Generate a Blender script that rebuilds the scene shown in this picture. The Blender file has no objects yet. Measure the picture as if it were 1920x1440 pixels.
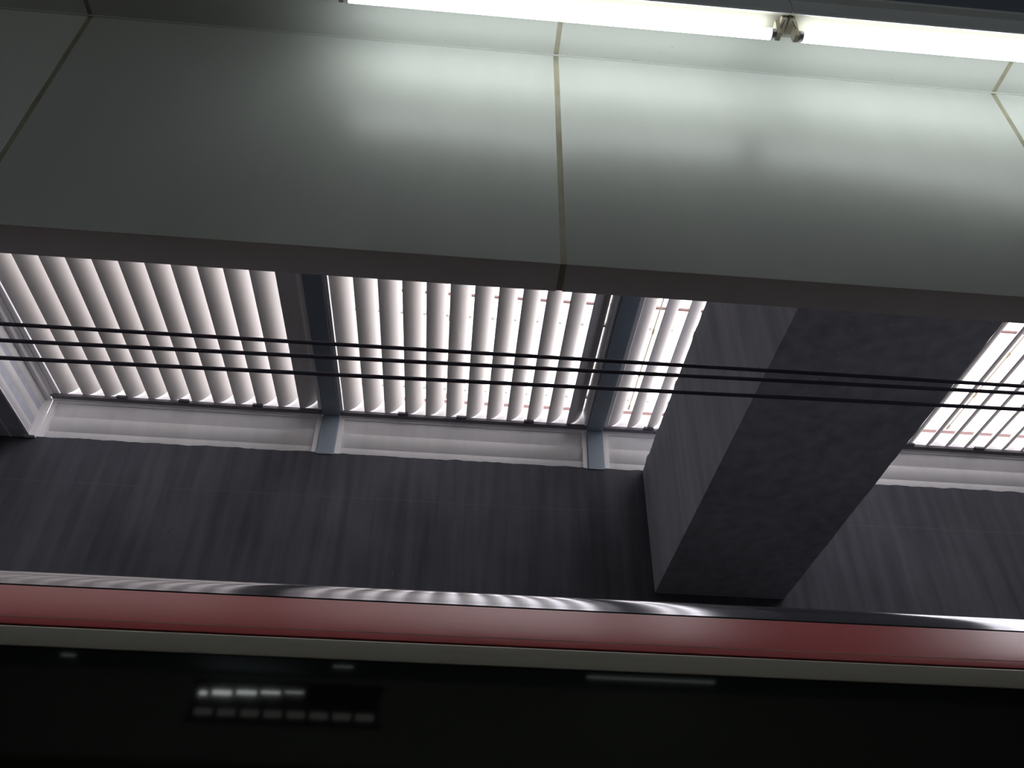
import bpy, bmesh, math, random
from mathutils import Vector, Matrix, noise
random.seed(4)
scn = bpy.context.scene
COL = scn.collection

# ---------------------------------------------------------------- materials
def mat(name, base=(.5, .5, .5), rough=.5, metal=0., spec=.5, coat=0.):
    m = bpy.data.materials.new(name); m.use_nodes = True
    b = m.node_tree.nodes['Principled BSDF']
    b.inputs['Base Color'].default_value = (*base, 1)
    b.inputs['Roughness'].default_value = rough
    b.inputs['Metallic'].default_value = metal
    b.inputs['Specular IOR Level'].default_value = spec
    b.inputs['Coat Weight'].default_value = coat
    b.inputs['Coat Roughness'].default_value = .08
    return m

def nd(m, t, **kw):
    n = m.node_tree.nodes.new(t)
    for k, v in kw.items(): setattr(n, k, v)
    return n

def noise_color(m, scale, c0, c1, lo=.3, hi=.7, detail=5., stretch=(1, 1, 1), bump=0., bdist=.01):
    """base colour mottled between two close tones, from object coordinates"""
    L = m.node_tree.links; b = m.node_tree.nodes['Principled BSDF']
    tc = nd(m, 'ShaderNodeTexCoord'); mp = nd(m, 'ShaderNodeMapping')
    mp.inputs['Scale'].default_value = stretch
    L.new(tc.outputs['Object'], mp.inputs['Vector'])
    n = nd(m, 'ShaderNodeTexNoise'); n.inputs['Scale'].default_value = scale; n.inputs['Detail'].default_value = detail
    L.new(mp.outputs['Vector'], n.inputs['Vector'])
    r = nd(m, 'ShaderNodeValToRGB')
    r.color_ramp.elements[0].position = lo; r.color_ramp.elements[0].color = (*c0, 1)
    r.color_ramp.elements[1].position = hi; r.color_ramp.elements[1].color = (*c1, 1)
    L.new(n.outputs['Fac'], r.inputs['Fac']); L.new(r.outputs['Color'], b.inputs['Base Color'])
    if bump:
        bp = nd(m, 'ShaderNodeBump'); bp.inputs['Strength'].default_value = bump; bp.inputs['Distance'].default_value = bdist
        L.new(n.outputs['Fac'], bp.inputs['Height']); L.new(bp.outputs['Normal'], b.inputs['Normal'])
    return r

def emit(name, color, strength):
    m = bpy.data.materials.new(name); m.use_nodes = True
    nt = m.node_tree; nt.nodes.clear()
    e = nt.nodes.new('ShaderNodeEmission'); o = nt.nodes.new('ShaderNodeOutputMaterial')
    e.inputs['Color'].default_value = (*color, 1); e.inputs['Strength'].default_value = strength
    nt.links.new(e.outputs[0], o.inputs['Surface']); return m

def concrete(name, c0, c1, seam_z=None):
    """board marked concrete: long vertical streaks, blotches, pale nicks and dark holes"""
    m = mat(name, rough=.85, spec=.25)
    L = m.node_tree.links; b = m.node_tree.nodes['Principled BSDF']
    tc = nd(m, 'ShaderNodeTexCoord')
    def nz(scale, stretch, detail=4.):
        mp = nd(m, 'ShaderNodeMapping'); mp.inputs['Scale'].default_value = stretch
        L.new(tc.outputs['Object'], mp.inputs['Vector'])
        n = nd(m, 'ShaderNodeTexNoise'); n.inputs['Scale'].default_value = scale; n.inputs['Detail'].default_value = detail
        L.new(mp.outputs['Vector'], n.inputs['Vector']); return n.outputs['Fac']
    streak = nz(9., (1, 1, .07)); blotch = nz(1.3, (1, 1, 1)); nick = nz(34., (1, 1, .3), 2.); hole = nz(22., (1, 1, .8), 2.)
    mx = nd(m, 'ShaderNodeMath', operation='MULTIPLY_ADD'); mx.inputs[1].default_value = .62
    L.new(streak, mx.inputs[0])
    m2 = nd(m, 'ShaderNodeMath', operation='MULTIPLY'); m2.inputs[1].default_value = .38
    L.new(blotch, m2.inputs[0]); L.new(m2.outputs[0], mx.inputs[2])
    r = nd(m, 'ShaderNodeValToRGB')
    r.color_ramp.elements[0].position = .34; r.color_ramp.elements[0].color = (*c0, 1)
    r.color_ramp.elements[1].position = .66; r.color_ramp.elements[1].color = (*c1, 1)
    L.new(mx.outputs[0], r.inputs['Fac'])
    def over(col, fac, lo, hi, tone):
        rr = nd(m, 'ShaderNodeMapRange'); rr.inputs[1].default_value = lo; rr.inputs[2].default_value = hi
        L.new(fac, rr.inputs[0])
        mm = nd(m, 'ShaderNodeMix', data_type='RGBA'); mm.inputs[7].default_value = (*tone, 1)
        L.new(rr.outputs[0], mm.inputs[0]); L.new(col, mm.inputs[6]); return mm.outputs[2]
    c = over(r.outputs['Color'], nick, .74, .80, tuple(min(1, v * 1.5) for v in c1))
    c = over(c, hole, .76, .80, tuple(v * .5 for v in c0))
    if seam_z is not None:                       # pour joint: a thin pale line at one height
        sp = nd(m, 'ShaderNodeSeparateXYZ'); L.new(tc.outputs['Object'], sp.inputs[0])
        wob = nd(m, 'ShaderNodeMath', operation='MULTIPLY_ADD'); wob.inputs[1].default_value = .03
        L.new(blotch, wob.inputs[0]); L.new(sp.outputs['Z'], wob.inputs[2])
        cp = nd(m, 'ShaderNodeMath', operation='COMPARE'); cp.inputs[1].default_value = seam_z + .015; cp.inputs[2].default_value = .006
        L.new(wob.outputs[0], cp.inputs[0])
        ml = nd(m, 'ShaderNodeMath', operation='MULTIPLY'); ml.inputs[1].default_value = .25
        L.new(cp.outputs[0], ml.inputs[0])
        mm = nd(m, 'ShaderNodeMix', data_type='RGBA'); mm.inputs[7].default_value = (*[min(1, v * 1.35) for v in c1], 1)
        L.new(ml.outputs[0], mm.inputs[0]); L.new(c, mm.inputs[6]); c = mm.outputs[2]
    L.new(c, b.inputs['Base Color'])
    bp = nd(m, 'ShaderNodeBump'); bp.inputs['Strength'].default_value = .3; bp.inputs['Distance'].default_value = .006
    L.new(mx.outputs[0], bp.inputs['Height']); L.new(bp.outputs['Normal'], b.inputs['Normal'])
    return m

M = {}
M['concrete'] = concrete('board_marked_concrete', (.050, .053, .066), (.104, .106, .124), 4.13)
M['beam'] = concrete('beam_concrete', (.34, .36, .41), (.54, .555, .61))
M['soffit'] = concrete('pale_soffit', (.46, .48, .56), (.56, .58, .66))
M['panel'] = mat('enamel_panel', (.71, .715, .68), .36, spec=.4)
noise_color(M['panel'], 6., (.685, .70, .68), (.725, .74, .72), stretch=(1, 1, .3))
M['ceil_panel'] = mat('ceiling_panel', (.70, .71, .69), .5, spec=.3)
rmp = noise_color(M['ceil_panel'], 75., (.22, .21, .2), (.70, .71, .69), lo=.22, hi=.25, detail=2.)
M['sealant'] = mat('joint_sealant', (.40, .37, .27), .7)
noise_color(M['sealant'], 14., (.30, .27, .19), (.46, .43, .33), stretch=(1, 1, .6))
M['slat'] = mat('painted_louver_slat', (.80, .77, .75), .42, spec=.4)
noise_color(M['slat'], 5., (.71, .68, .66), (.77, .74, .72), stretch=(1, .3, 1))
M['side_slat'] = mat('painted_side_slat', (.60, .59, .60), .36, spec=.5)
L_ = noise_color(M['side_slat'], 3., (.72, .71, .71), (.80, .79, .80), stretch=(3, 1, .4))
M['frame'] = mat('painted_frame', (.86, .85, .86), .4)
M['steel'] = mat('blue_grey_steel', (.27, .325, .38), .45)
noise_color(M['steel'], 5., (.30, .24, .19), (.27, .325, .38), lo=.22, hi=.36, stretch=(2, 2, .5))
M['shade_bar'] = mat('shaded_lip', (.16, .15, .17), .6)  # shade of the downward-facing frame lip, put into its colour
M['hinge'] = mat('dark_hinge', (.05, .05, .07), .5)
M['purlin'] = mat('pink_purlin', (.30, .18, .17), .6)
M['rod'] = mat('brass_rod', (.45, .38, .28), .4, .6)
M['wire'] = mat('dark_wire', (.055, .048, .07), .5, .0)
M['housing'] = mat('fixture_housing', (.86, .88, .90), .4)
M['reflector'] = mat('fixture_reflector', (.36, .34, .29), .5)
M['holder'] = mat('lamp_holder', (.72, .66, .55), .5)
M['cap'] = mat('tube_cap', (.6, .61, .66), .3, .9)
M['tube'] = emit('fluorescent_glow', (.925, 1., .97), 9.5)
M['silver'] = mat('brushed_silver', (.50, .50, .53), .12, .95)
noise_color(M['silver'], 60., (.44, .44, .47), (.54, .54, .57), stretch=(.004, 1, 1))
M['roof'] = mat('train_roof', (.20, .20, .22), .5)
M['red'] = mat('red_paint', (.72, .13, .15), .45, spec=.15, coat=.3)
noise_color(M['red'], 40., (.80, .125, .135), (.84, .14, .15), stretch=(.006, 1, 1))
_b = M['red'].node_tree.nodes['Principled BSDF'].inputs
_b['Coat Weight'].default_value = 1.; _b['Coat IOR'].default_value = 1.75; _b['Coat Roughness'].default_value = .30
M['beige'] = mat('beige_paint', (.46, .44, .38), .4)
noise_color(M['beige'], 60., (.70, .655, .565), (.77, .725, .63), stretch=(.01, 1, 1))
M['seal'] = mat('black_seal', (.015, .013, .015), .6)
M['pale_line'] = mat('pale_pinstripe', (.85, .68, .64), .4)
M['glass'] = mat('dark_window_glass', (.008, .011, .008), .04, spec=.75)
M['skirt'] = mat('train_lower_body', (.35, .35, .34), .4)
M['bogie'] = mat('bogie_steel', (.05, .05, .05), .7)
M['rail'] = mat('rail_steel', (.35, .33, .32), .3, .9)
M['floor'] = mat('platform_floor', (.13, .125, .12), .6)
noise_color(M['floor'], 3., (.26, .255, .25), (.32, .315, .31))
M['ballast'] = mat('trackbed', (.08, .075, .07), .9)
noise_color(M['ballast'], 14., (.05, .045, .04), (.12, .11, .10), bump=1.)
M['back_wall'] = mat('platform_wall', (.70, .72, .62), .6)
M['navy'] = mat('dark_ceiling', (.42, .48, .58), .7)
M['pane_glow'] = emit('added_pane_glow', (.95, 1., .92), .30)  # glow of the panes added for reflections in the train glass
M['strip_glow'] = emit('added_strip_glow', (.92, 1., .95), 5.5)

# ---------------------------------------------------------------- mesh helpers
class MB:
    def __init__(s): s.bm = bmesh.new()
    def box(s, x0, x1, y0, y1, z0, z1):
        P = [(x, y, z) for x in (x0, x1) for y in (y0, y1) for z in (z0, z1)]
        v = [s.bm.verts.new(p) for p in P]
        for f in ((0, 1, 3, 2), (4, 6, 7, 5), (0, 4, 5, 1), (2, 3, 7, 6), (0, 2, 6, 4), (1, 5, 7, 3)):
            s.bm.faces.new([v[i] for i in f])
        return s
    def prism(s, prof, axis, a, b, n=1, jig=None):
        """closed 2D profile swept along an axis: 'x' -> profile (y,z), 'y' -> profile (x,z)"""
        rings = []
        for k in range(n + 1):
            t = a + (b - a) * k / n; ring = []
            for i, (p, q) in enumerate(prof):
                co = (t, p, q) if axis == 'x' else (p, t, q)
                if jig: co = jig(co, i)
                ring.append(s.bm.verts.new(co))
            rings.append(ring)
        m = len(prof)
        for k in range(n):
            for i in range(m):
                j = (i + 1) % m
                s.bm.faces.new((rings[k][i], rings[k][j], rings[k + 1][j], rings[k + 1][i]))
        s.bm.faces.new(rings[0]); s.bm.faces.new(list(reversed(rings[-1])))
        return s
    def cyl(s, p0, p1, r, seg=16, r1=None):
        p0, p1 = Vector(p0), Vector(p1); d = p1 - p0
        mtx = Matrix.Translation((p0 + p1) / 2) @ d.to_track_quat('Z', 'Y').to_matrix().to_4x4()
        bmesh.ops.create_cone(s.bm, cap_ends=True, segments=seg, radius1=r, radius2=r if r1 is None else r1, depth=d.length, matrix=mtx)
        return s
    def bevel(s, w, seg=2):
        bmesh.ops.bevel(s.bm, geom=list(s.bm.edges), offset=w, segments=seg, affect='EDGES', profile=.5); return s
    def build(s, name, m, parent=None, smooth=None, origin=None):
        bmesh.ops.recalc_face_normals(s.bm, faces=s.bm.faces)
        if origin is not None: bmesh.ops.translate(s.bm, verts=s.bm.verts, vec=-Vector(origin))
        me = bpy.data.meshes.new(name); s.bm.to_mesh(me); s.bm.free()
        me.materials.append(m)
        if smooth:
            me.shade_smooth(); me.set_sharp_from_angle(angle=math.radians(smooth))
        o = bpy.data.objects.new(name, me); COL.objects.link(o)
        if origin is not None: o.location = origin
        if parent is not None: o.parent = parent
        return o

def tag(o, label=None, cat=None, group=None, kind=None):
    if label: o['label'] = label
    if cat: o['category'] = cat
    if group: o['group'] = group
    if kind: o['kind'] = kind
    return o
def thing(name, label, cat, loc=(0, 0, 0), group=None):
    o = bpy.data.objects.new(name, None); COL.objects.link(o); o.location = loc; o.empty_display_size = .1
    return tag(o, label, cat, group)
def struct(o, label=None): return tag(o, label, None, None, 'structure')

# ---------------------------------------------------------------- key dimensions (metres, eye of the camera at the origin)
XL, XR = -10., 13.                 # ends of the modelled stretch of station
FY0, FY1, FZ = 1.70, 1.815, 1.832  # hanging fascia: near face, far face, lower edge
CZ = 2.978                         # platform ceiling
BY, BZ = 7.0, 4.62                 # concrete wall across the tracks and its top edge
SZ = 5.10                          # lower edges of the skylight slats
JX = [-3.178, -1.452, .274, 2.0, 3.726]
TY = 2.0                           # side of the train
PF, TB = -1.55, -2.55              # platform floor, trackbed

# ---------------------------------------------------------------- setting
struct(MB().box(XL, XR, -4.6, 1.72, TB, PF).build('floor', M['floor']), 'grey platform floor')
struct(MB().box(XL, XR, 1.72, 7.3, TB - .3, TB).build('floor_track', M['ballast']), 'trackbed of the railway beside the platform')
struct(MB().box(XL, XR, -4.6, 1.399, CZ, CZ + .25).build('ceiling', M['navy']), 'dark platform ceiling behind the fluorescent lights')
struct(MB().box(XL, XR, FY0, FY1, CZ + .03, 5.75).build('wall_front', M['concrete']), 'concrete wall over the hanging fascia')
mb = MB(); mb.box(XL, JX[0] - .009, FY0, FY1, FZ, CZ + .03); mb.box(JX[4] + .009, XR, FY0, FY1, FZ, CZ + .03)
struct(mb.build('wall_fascia', M['panel']), 'plain fascia beyond the panels in view')
struct(MB().box(XL, XR, -4.8, -4.6, PF, CZ + .25).build('wall_platform', M['back_wall']), 'dark wall behind the platform')
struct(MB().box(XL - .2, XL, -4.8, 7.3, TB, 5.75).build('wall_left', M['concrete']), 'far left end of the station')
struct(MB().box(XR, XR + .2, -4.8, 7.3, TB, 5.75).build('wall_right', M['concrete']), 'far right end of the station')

def rag(amp, sc):
    def f(x): return amp * (noise.noise(Vector((x * sc, 3.1, 7.7))) + .7 * noise.noise(Vector((x * sc * 3.3, 1.3, 2.2))))
    return f
rg = rag(.010, 5.)
def jig_wall(co, i):
    return (co[0], co[1], co[2] + rg(co[0])) if i == 0 else co
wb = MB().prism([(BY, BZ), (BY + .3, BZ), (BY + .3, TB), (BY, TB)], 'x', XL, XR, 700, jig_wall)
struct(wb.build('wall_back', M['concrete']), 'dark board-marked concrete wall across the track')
# roof slab left and right of the lantern opening
cl = MB()
cl.box(XL, -8.30, FY1, BY + .3, BZ - .015, BZ + .35); cl.box(-5.45, -4.12, FY1, BY + .3, BZ - .015, BZ + .35)
cl.box(-8.30, -5.45, 7.0, BY + .3, BZ - .015, BZ + .62)
cl.box(-8.42, -8.30, FY1, 7.04, BZ + .35, SZ + .2); cl.box(-5.45, -5.33, FY1, 7.04, BZ + .35, SZ + .2)  # sides of the added left skylight opening
struct(cl.build('ceiling_track', M['soffit']), 'concrete roof slab left of the skylight')
struct(MB().box(10.0, XR, FY1, BY + .3, BZ - .015, BZ + .35).build('ceiling_track', M['beam']), 'concrete roof slab right of the skylight')

# the heavy beam across the tracks
bx0, bx1, bz0, bz1 = 1.848, 3.043, 3.31, 4.62
rg2 = rag(.012, 4.)
def jig_beam(co, i):
    x, y, z = co
    if i == 3: x += -abs(rg2(y)) * .5; z += rg2(y) * 2.0
    if i == 1: x += rg2(y + 40) * .35
    return (x, y, z)
bb = MB().prism([(bx0, bz0), (bx1, bz0), (bx1, bz1), (bx0, bz1)], 'y', FY1, BY, 260, jig_beam)
tag(struct(bb.build('ceiling_beam', M['beam'])), 'deep dark concrete beam crossing over the track')

# ---------------------------------------------------------------- fascia and ceiling panels of the platform edge
wher = ['at the far left edge, mostly in shadow', 'left of the middle joint, half lit', 'right of the middle joint, below the lamp holders', 'at the far right edge below the lit tube']
for k in range(4):
    x0, x1 = JX[k] + .009, JX[k + 1] - .009
    p = MB().box(x0, x1, FY0, FY1, FZ, CZ + .03).bevel(.003, 2)
    o = p.build('fascia_panel', M['panel'], smooth=40, origin=((x0 + x1) / 2, (FY0 + FY1) / 2, FZ))
    tag(o, 'large off-white vertical fascia panel ' + wher[k], 'wall panel', 'fascia panels along the platform edge')
wher = ['in the dark top left corner', 'above the half-lit fascia panel, dark at its left', 'behind the gap between the two lit tubes', 'at the top right corner behind the right tube']
for k in range(4):
    x0, x1 = JX[k] + .009, JX[k + 1] - .009
    p = MB().box(x0, x1, 1.40, FY0 - .001, CZ, CZ + .025).bevel(.002, 2)
    o = p.build('ceiling_panel', M['ceil_panel'], smooth=40, origin=((x0 + x1) / 2, 1.55, CZ))
    tag(o, 'pale flat ceiling panel ' + wher[k], 'ceiling panel', 'ceiling panels along the platform edge')
mb = MB(); mb.box(XL, JX[0] - .009, 1.40, FY0, CZ, CZ + .025); mb.box(JX[4] + .009, XR, 1.40, FY0, CZ, CZ + .025)
mb.box(XL, XR, 1.40, FY0, CZ + .026, CZ + .2)
struct(mb.build('ceiling_edge', M['ceil_panel']), 'ceiling over the platform edge')
for k, x in enumerate(JX):
    w = .0092
    m = MB().box(x - w, x + w, FY0 + .003, FY1 - .003, FZ + .003, CZ + .028)
    m.box(x - w, x + w, 1.40, FY0 + .003, CZ + .003, CZ + .024)
    struct(m.build('trim_%d' % (k + 1), M['sealant']), 'beige sealant joint between two panels')
struct(MB().box(JX[0], JX[4], FY0 - .006, FY0, CZ - .004, CZ).build('trim_6', M['ceil_panel']), 'thin bead where ceiling meets fascia')

# ---------------------------------------------------------------- fluorescent lights
LY, LZ = 1.459, 2.82
def light(xa, xb, label, lz=LZ):
    """one batten: housing with a near-side skirt, reflector, two holders, tube with metal end caps"""
    t = thing('fluorescent_light', label, 'light', ((xa + xb) / 2, LY, CZ), 'fluorescent lights along the platform edge')
    org = t.location.copy()
    def loc(o): o.location -= org; return o
    yn = LY - .074
    prof = [(yn, LZ + .010), (yn - .006, LZ + .012), (yn - .008, LZ + .030), (yn - .008, LZ + .088), (yn - .014, LZ + .092), (yn - .026, LZ + .098), (yn - .030, LZ + .106), (yn - .026, LZ + .114), (yn, LZ + .120), (yn + .01, CZ), (LY + .010, CZ), (LY + .038, LZ + .075),
            (LY + .036, LZ + .056), (yn + .004, LZ + .056), (yn + .004, LZ + .012)]
    loc(MB().prism(prof, 'x', xa - .042, xb + .042).build('housing', M['housing'], t, smooth=35))
    pr = [(yn + .0045, LZ + .016), (yn + .006, LZ + .016), (yn + .030, LZ + .050), (LY + .034, LZ + .052), (LY + .034, LZ + .0555), (yn + .0045, LZ + .0555)]
    loc(MB().prism(pr, 'x', xa - .040, xb + .040).build('reflector', M['reflector'], t, smooth=30))
    # tube
    tb = MB().cyl((xa + .014, LY, LZ), (xb - .014, LY, LZ), .0195, 24).build("tube", M["tube"], t, smooth=40); loc(tb)
    for s, xe in ((1, xa), (-1, xb)):
        c = MB().cyl((xe, LY, LZ), (xe + s * .016, LY, LZ), .0188, 24)
        for dy in (-.006, .006): c.cyl((xe - s * .010, LY, LZ + dy), (xe, LY, LZ + dy), .0016, 8)
        co = c.build('end_cap', M['cap'], tb, smooth=40)
        h = MB()
        h.prism([(LY - .013, LZ - .018), (LY + .013, LZ - .018), (LY + .017, LZ), (LY + .015, LZ + .054), (LY - .026, LZ + .054), (LY - .017, LZ)], 'x', xe - s * .004, xe - s * .019)
        h.box(min(xe - s * .019, xe - s * .040), max(xe - s * .019, xe - s * .040), LY - .045, LY + .012, LZ + .030, LZ + .054)
        ho = h.build('lamp_holder', M['holder'], t, smooth=30); loc(ho)
        # a bit of lead wire dropping from the housing to the holder
        wv = MB(); pts = [(xe - s * .030, LY - .05, LZ + .054), (xe - s * .028, LY - .036, LZ + .026), (xe - s * .016, LY - .024, LZ + .004)]
        for a, b in zip(pts, pts[1:]): wv.cyl(a, b, .0016, 6)
        wv.build('lead_wire', M['hinge'], ho)
    return t
# end caps and lead wires hang under parts that were moved, so they are parented in place
light(-.485, 1.013, 'lit white fluorescent tube light at the top, left of the lamp holders')
light(1.100, 2.600, 'lit white fluorescent tube light at the top right corner')

# unseen row of fill lights added behind the viewer to brighten the fascia
def fill_light(x, label):
    t = thing('fill_light', label, 'light', (x, -1.15, CZ), 'unseen fill lights added over the platform')
    MB().prism([(-.05, -.06), (.05, -.06), (.08, -.02), (.08, 0), (-.08, 0), (-.08, -.02)], 'x', -.78, .78).build('housing', M['housing'], t)
    tb = MB().cyl((-.74, 0, -.11), (.74, 0, -.11), .0195, 20).build('tube', M['tube'], t, smooth=40)
    for sx in (-1, 1):
        MB().box(min(sx * .74, sx * .77), max(sx * .74, sx * .77), -.02, .02, -.13, -.06).build('lamp_holder', M['holder'], t)
for x, l in ((-3.4, 'behind the viewer, far left'), (-.9, 'behind the viewer, near left'), (1.6, 'behind the viewer, near right'), (4.1, 'behind the viewer, far right')):
    fill_light(x, 'unseen fluorescent fill light added over the platform ' + l)

# ---------------------------------------------------------------- skylight louvers
TILT, SW, BULGE, STH = math.radians(42.), .262, .034, .006
SY0, SY1 = FY1 + .02, 6.960
def slat_profile():
    d = Vector((math.sin(TILT), math.cos(TILT))); n = Vector((math.cos(TILT), -math.sin(TILT)))
    A, B = [], []
    N = 14
    for i in range(N + 1):
        t = i / N; h = BULGE * (1 - (2 * t - 1) ** 2)
        c = d * (SW * t) + n * h
        A.append(tuple(c)); B.append(tuple(c - n * STH))
    return A + B[::-1]
SP = slat_profile()
slat_me = None
def add_slat(x, parent):
    global slat_me
    if slat_me is None:
        o = MB().prism(SP, 'y', SY0, SY1).build('slat', M['slat'], parent, smooth=35); slat_me = o.data
    else:
        o = bpy.data.objects.new('slat', slat_me); COL.objects.link(o); o.parent = parent
    o.location = (x, 0, SZ)
    return o
clip_me = None
def add_clip(parent, y):
    global clip_me
    tip = (math.sin(TILT) * SW, math.cos(TILT) * SW)
    if clip_me is None:
        o = MB().box(tip[0] - .012, tip[0] + .014, -.012, .012, tip[1] - .03, tip[1] + .012).bevel(.003, 1).build('clip', M['frame'], parent); clip_me = o.data
    else:
        o = bpy.data.objects.new('clip', clip_me); COL.objects.link(o); o.parent = parent
    o.location = (0, y, 0)

def bay(xa, xb, xs, label, hinges, rod_x, lw=.028, rw=.034):
    t = thing('skylight_louver', label, 'skylight', (0, 0, 0), 'louvered skylight bays over the track')
    f = MB()
    f.box(xa, xb, 6.985, 7.030, SZ - .036, SZ + .21)                # end plate behind the slat ends
    f.box(xa, xa + lw, FY1, 6.985, SZ - .01, SZ + .22)
    f.box(xb - rw, xb, FY1, 6.985, SZ - .01, SZ + .22)
    f.box(xb - .032, xb, FY1, 6.92, SZ - .022, SZ - .0105); f.box(xa, xa + .032, FY1, 6.92, SZ - .022, SZ - .0105)
    f.build('frame', M['frame'], t)
    MB().box(xa, xb, 6.930, 6.984, SZ - .030, SZ - .002).build('lower_lip', M['shade_bar'], t)
    for x in xs:
        s = add_slat(x, t)
        for y in (5.62, 6.70): add_clip(s, y)
    for hx in hinges:
        h = MB().box(hx - .048, hx + .048, 6.900, 6.929, SZ - .034, SZ - .004)
        h.box(hx - .036, hx + .036, 6.915, 6.935, SZ - .004, SZ + .006)
        h.cyl((hx - .052, 6.902, SZ - .026), (hx + .052, 6.902, SZ - .026), .009, 10)
        h.build('hinge', M['hinge'], t)
    r = MB(); r.cyl((rod_x, FY1 + .05, SZ + .235), (rod_x, 6.94, SZ + .235), .007, 8)
    for y in (4.5, 5.72, 6.35, 6.90): r.cyl((rod_x, y - .03, SZ + .235), (rod_x, y + .03, SZ + .235), .014, 8)
    r.build('operating_rod', M['rod'], t, smooth=40)
    MB().box(xa + .004, xb - .004, 6.986, 7.028, SZ + .211, SZ + .252).build('purlin', M['purlin'], t)
    MB().box(xa + .004, xb - .004, 5.42, 5.44, SZ + .25, SZ + .27).build('purlin', M['purlin'], t)
    return t
bay(-4.06, -1.40, [-3.968 + .2134 * k for k in range(12)], 'leftmost louvered skylight bay, its grey slats all closed to the sky', (-3.366, -2.76, -2.035), -2.7, .082)
bay(-1.220, 1.296, [-1.180 + .2061 * k for k in range(12)], 'middle louvered skylight bay between the two blue-grey steel frames', (-.586, .005, .693), -.158, .028, .027)
bay(1.470, 4.055, [1.512 + .2050 * k for k in range(12)], 'narrow visible skylight bay just left of the deep concrete beam', (1.93,), 1.744)
bay(4.06, 6.72, [4.284 + .2068 * k for k in range(11)], 'brightest louvered skylight bay right of the deep concrete beam, open to white sky', (4.70, 5.46, 6.1), 5.20)
bay(6.72, 9.4, [6.78 + .2068 * k for k in range(11)], 'louvered skylight bay beyond the right edge', (7.4, 8.1), 8.0)
bay(-8.29, -5.46, [-8.2 + .2068 * k for k in range(13)], 'unseen louvered skylight added farther left to light the roof slab', (-7.4, -6.4), -6.9)  # unseen opening added to bring daylight to the left soffit
struct(MB().box(9.4, 10.2, FY1, 7.3, BZ + .3, 5.75).build('wall_lantern', M['concrete']), 'end wall of the skylight lantern')

# ---------------------------------------------------------------- upright louvers under the skylight
CT, CB = 5.042, 4.60
def side_profile(w=.20, tilt=math.radians(24), bulge=.020, th=.006, n=8):
    """(depth, height): upper edge nearest the room, lower edge further out"""
    d = Vector((math.sin(tilt), -math.cos(tilt))); nn = Vector((-math.cos(tilt), -math.sin(tilt)))
    A, B = [], []
    for i in range(n + 1):
        t = i / n; c = d * (w * t) + nn * (bulge * (1 - (2 * t - 1) ** 2))
        A.append(tuple(c)); B.append(tuple(c - nn * th))
    return A + B[::-1]
SIDE = side_profile()
rows = (CT - .006, 4.875, 4.700)
def upright(xa, xb, label):
    t = thing('upright_louver', label, 'louver', ((xa + xb) / 2, BY, BZ), 'upright louvers on top of the concrete wall')
    o = t.location.copy()
    f = MB()
    f.box(xa, xa + .048, BY + .004, BY + .06, CB, CT + .02)
    f.box(xb - .048, xb, BY + .004, BY + .06, CB, CT + .02)
    f.box(xa + .048, xb - .048, BY + .004, BY + .05, CT - .004, CT + .02)
    q = f.build('frame', M['frame'], t); q.location = -o
    for z in rows:
        prof = [(BY + .018 + a, z + b) for a, b in SIDE]
        q = MB().prism(prof, 'x', xa + .048, xb - .048).build('slat', M['side_slat'], t, smooth=35); q.location = -o
    q = MB().box(xa, xb, BY + .17, BY + .19, CB, CT + .018).build('back_sheet', M['frame'], t); q.location = -o
    return t
upright(-4.055, -1.398, 'white upright louver on the concrete wall below the leftmost skylight bay')
upright(-1.222, 1.297, 'white upright louver on the concrete wall between the two steel posts')
upright(1.469, 4.055, 'short visible end of white upright louver left of the concrete beam')
upright(4.065, 9.4, 'white upright louver on the concrete wall right of the concrete beam')
# the return louver at the left end, looking along the track
t = thing('upright_louver', 'white upright louver turning towards the viewer at the left edge', 'louver', (-4.1, 4.5, BZ), 'upright louvers on top of the concrete wall')
o = t.location.copy()
f = MB(); f.box(-4.16, -4.057, BY - .045, BY + .003, CB, CT + .02); f.box(-4.15, -4.062, FY1, BY - .045, CT - .004, CT + .045)
f.box(-4.125, -4.104, FY1, BY - .045, CB + .004, CB + .014)
q = f.build('frame', M['frame'], t); q.location = -o
for z in rows:
    prof = [(-4.105 - a, z + b) for a, b in (SIDE if z > 4.8 else side_profile(w=.10, bulge=.010))]
    q = MB().prism(prof, 'y', FY1, BY - .045).build('slat', M['side_slat'], t, smooth=35); q.location = -o
q = MB().box(-4.30, -4.28, FY1, BY + .19, CB, SZ + .04).build('back_sheet', M['frame'], t); q.location = -o

# ---------------------------------------------------------------- blue-grey steel frames
def steel(xa, xb, label):
    t = thing('steel_frame', label, 'steel frame', ((xa + xb) / 2, BY, BZ), 'steel frames between the skylight bays')
    o = t.location.copy()
    q = MB().box(xa, xb, FY1, BY + .05, SZ - .035, SZ + .30).bevel(.004, 1).build('rafter', M['steel'], t); q.location = -o
    q = MB().box(xa, xb, BY - .012, BY + .06, CB, SZ - .035).bevel(.004, 1).build('post', M['steel'], t); q.location = -o
    return t
steel(-1.395, -1.225, 'blue-grey steel rafter and post left of the middle skylight bay')
steel(1.300, 1.465, 'blue-grey steel rafter and post right of the middle skylight bay')

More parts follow.
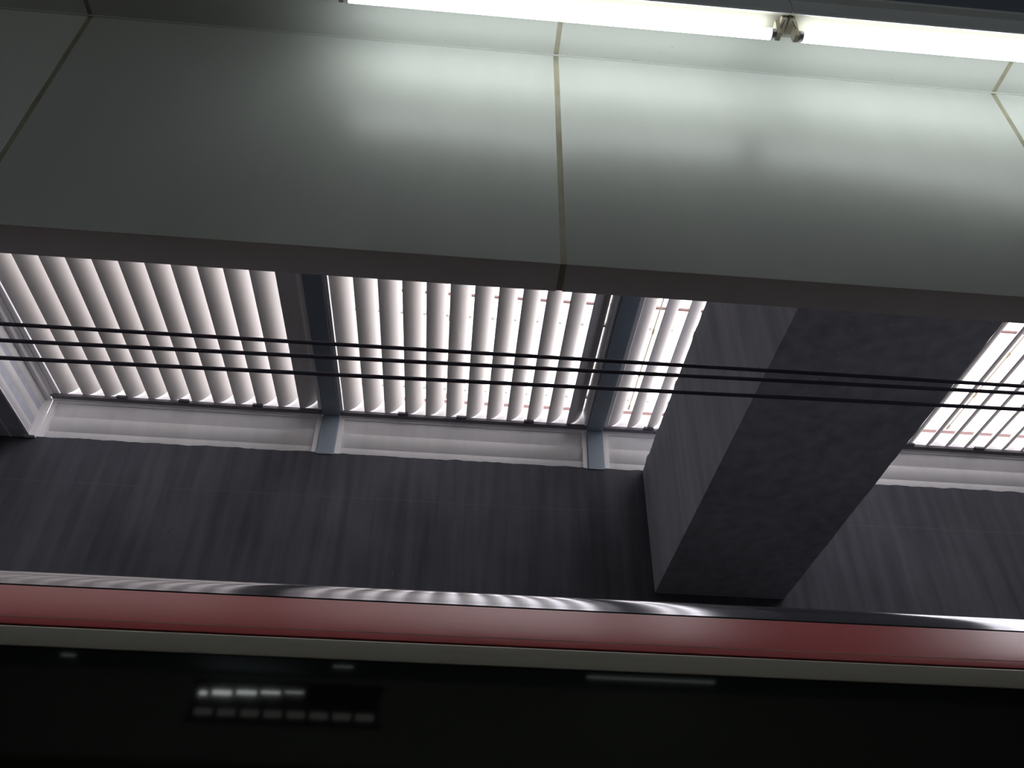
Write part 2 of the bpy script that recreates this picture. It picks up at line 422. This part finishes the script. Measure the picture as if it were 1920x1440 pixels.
# ---------------------------------------------------------------- overhead wires
for (z0, z1, lab) in ((2.921, 2.939, 'topmost of the three dark overhead wires'), (2.811, 2.872, 'middle one of the three dark overhead wires'), (2.697, 2.758, 'lowest of the three dark overhead wires')):
    k = (z1 - z0) / 4.0
    a, b = XL + .01, XR - .01
    x_m, zm = -2.35, z0
    w = MB(); pts = []
    for i in range(41):
        x = a + (b - a) * i / 40; pts.append((x, 3.4, zm + k * (min(max(x, -6), 4.) - x_m)))
    for p, q2 in zip(pts, pts[1:]): w.cyl(p, q2, .0106, 10)
    tag(w.build('overhead_wire', M['wire'], smooth=50), lab + ' strung below the skylight', 'wire', 'overhead wires above the train')

# ---------------------------------------------------------------- train
tr = thing('train', 'train at the platform with red roof band, silver gutter and dark windows', 'train', (1.5, 3.4, TB))
to = tr.location.copy(); TX0, TX1 = XL + .6, XR - .6
def tp(b, name, m, lab=None, smooth=40):
    o = b.build(name, m, tr, smooth=smooth); o.location = -to
    if lab: o['label'] = lab
    return o
def mirror(prof): return [(6.8 - y, z) for y, z in prof][::-1]
zr0, zr1 = .787, .887          # red band
r_ = .205; arc = []
GY, GZ = TY + .095, .929        # where the red band meets the gutter
c0 = (GY + .006 + r_ * math.cos(math.radians(32)), GZ + .003 - r_ * math.sin(math.radians(32)))
for i in range(17):
    a = math.radians(148 - i * 38 / 16); arc.append((c0[0] + r_ * math.cos(a), c0[1] + r_ * math.sin(a)))
gut = arc + [(arc[-1][0] + .04, arc[-1][1] + .006), (arc[-1][0] + .04, GZ - .01), (GY + .012, GZ - .008)]
tp(MB().prism(gut, 'x', TX0, TX1), 'gutter', M['silver'], 'silver rounded gutter along the roof edge')
g2 = tp(MB().prism(mirror(gut), 'x', TX0, TX1), 'gutter', M['silver'], 'silver rounded gutter along the roof edge')
rp = []
for i in range(25):
    u = i / 24; y = TY + .23 + (2.8 - .46) * u; rp.append((y, arc[-1][1] + .004 + .26 * (1 - abs(2 * u - 1) ** 2.6)))
roof = rp + [(4.55, .85), (2.25, .85)]
tp(MB().prism(roof, 'x', TX0, TX1), 'roof', M['roof'])
tp(MB().box(TX0, TX1, GY + .004, GY + .05, GZ - .004, GZ + .004), 'seal', M['seal'], smooth=None)
red = []
for i in range(19):             # shoulder: upright at the bottom, leaning in towards the roof
    u = i / 18; red.append((TY + .095 * u ** 1.25, zr0 + .003 + (GZ - zr0 - .005) * u))
red += [(TY + .14, GZ - .004), (TY + .14, zr0 + .003)]
tp(MB().prism(red, 'x', TX0, TX1), 'red_band', M['red'], 'glossy red painted band')
tp(MB().box(TX0, TX1, TY + .0080, TY + .016, zr0 + .0225, zr0 + .0242), 'pinstripe', M['pale_line'], 'thin pale line along the red band', smooth=None)
tp(MB().box(TX0, TX1, TY + .008, TY + .05, zr0 - .004, zr0 + .003), 'seal', M['seal'], smooth=None)
bg = [(TY + .010, .7835), (TY - .003, .7835), (TY - .006, .780), (TY - .006, .741), (TY - .003, .737), (TY + .05, .737), (TY + .05, .7835)]
tp(MB().prism(bg, 'x', TX0, TX1), 'body_panel', M['beige'], 'beige painted strip above the windows')
tp(MB().box(TX0, TX1, TY + .002, TY + .014, -.25, .737), 'window', M['glass'], 'long dark window glass', smooth=None)
tp(MB().box(TX0, TX1, TY + .03, 4.77, -1.45, .785), 'body', M['skirt'], smooth=None)
tp(MB().box(TX0, TX1, TY, TY + .03, -1.45, -.25), 'body_panel', M['skirt'], smooth=None)
for bx in (-6., 0., 6., 10.):
    m = MB(); m.box(bx - 1.3, bx + 1.3, 2.35, 4.45, -2.2, -1.45)
    for wx in (-.9, .9):
        for wy in (2.62, 4.05): m.cyl((bx + wx, wy, TB + .14 + .42), (bx + wx, wy + .13, TB + .14 + .42), .42, 24)
    tp(m, 'bogie', M['bogie'])
for y in (2.685, 4.115):
    m = MB().prism([(y - .07, TB), (y + .07, TB), (y + .07, TB + .02), (y + .012, TB + .035), (y + .012, TB + .105), (y + .036, TB + .11), (y + .036, TB + .14), (y - .036, TB + .14), (y - .036, TB + .11), (y - .012, TB + .105), (y - .012, TB + .035), (y - .07, TB + .02)], 'x', XL + .01, XR - .01)
    tag(struct(m.build('trim_rail', M['rail'])), 'steel running rail under the train')

# ---------------------------------------------------------------- glowing panes added on the platform wall to mirror in the train glass
wy = -4.6
m = MB()
zz0, zz1 = 2.54, 2.86
n = 8; xa, dx = -2.41, .222
m.box(xa - .06, xa + n * dx + .04, wy, wy + .05, zz1, zz1 + .04); m.box(xa - .06, xa + n * dx + .04, wy, wy + .05, zz0 - .04, zz0)
for k in range(n + 1): m.box(xa + k * dx - .035, xa + k * dx + .005, wy, wy + .05, zz0, zz1)
m.box(xa - .03, xa + n * dx, wy + .0003, wy + .0009, zz0, zz1)  # dark sheet added to keep the glow of the panes off the wall
fr = struct(m.build('added_panes', M['seal']), 'row of glowing panes added to mirror in the train glass')
for k in range(n):
    x0 = xa + k * dx + .008
    MB().box(x0, x0 + dx - .046, wy + .001, wy + .012, zz0 + .03, zz0 + .09).build('pane', M['pane_glow'], fr)
for k, (x0, x1) in enumerate(((-2.385, -2.31), (-2.26, -2.075), (-2.028, -1.838), (-1.795, -1.606), (-1.564, -1.382))):
    h = (.036, .042, .036, .024, .010)[k]  # heights shrink so the mirrored row fades to one side
    zc = 2.762 + .010 * k
    MB().box(x0, x1, wy + .051, wy + .055, zc - h / 2, zc + h / 2).build('pane', M['strip_glow'], fr)
struct(MB().box(XL, XR, wy, wy + .02, PF, 2.14).build('trim_7', mat('brown_wainscot', (.34, .23, .14), .6)), 'brown lower wall facing')
g = emit('dim_strip', (.92, 1., .97), 2.0)
for k, (x0, x1) in enumerate(((-1.09, -.90), (1.41, 2.7), (-3.68, -3.55))):
    struct(MB().box(x0, x1, -4.27, -4.258, CZ - .004, CZ).build('trim_%d' % (8 + k), g), 'small strip lamp flush in the platform ceiling')

# ---------------------------------------------------------------- daylight
w = bpy.data.worlds.new('overcast'); scn.world = w; w.use_nodes = True
bgn = w.node_tree.nodes['Background']
bgn.inputs['Color'].default_value = (1., .975, 1.02, 1); bgn.inputs['Strength'].default_value = 2.9

# ---------------------------------------------------------------- camera
cam = bpy.data.cameras.new('camera'); co = bpy.data.objects.new('camera', cam); COL.objects.link(co)
Rm = ((0.9963800218030019, -0.0841090515774152, 0.012349882371795686), (0.06223067667380892, 0.6226731927036254, -0.7800034858697709), (0.057915412737623954, 0.7779484317941785, 0.6256532925162379))
r, dwn, fwd = (Vector(v) for v in Rm)
mw = Matrix.Identity(4)
for i in range(3): mw[i][0], mw[i][1], mw[i][2] = r[i], -dwn[i], -fwd[i]
co.matrix_world = mw
cam.sensor_fit = 'HORIZONTAL'; cam.sensor_width = 36.; cam.lens = 1578.997 / 1920 * 36.
cam.clip_start = .02; cam.clip_end = 200
scn.camera = co

vs = scn.view_settings
vs.view_transform = 'Standard'; vs.look = 'None'; vs.exposure = 0.; vs.gamma = 1.; vs.use_curve_mapping = False
scn.cycles.max_bounces = 14; scn.cycles.diffuse_bounces = 8; scn.cycles.glossy_bounces = 4
scn.cycles.use_denoising = True
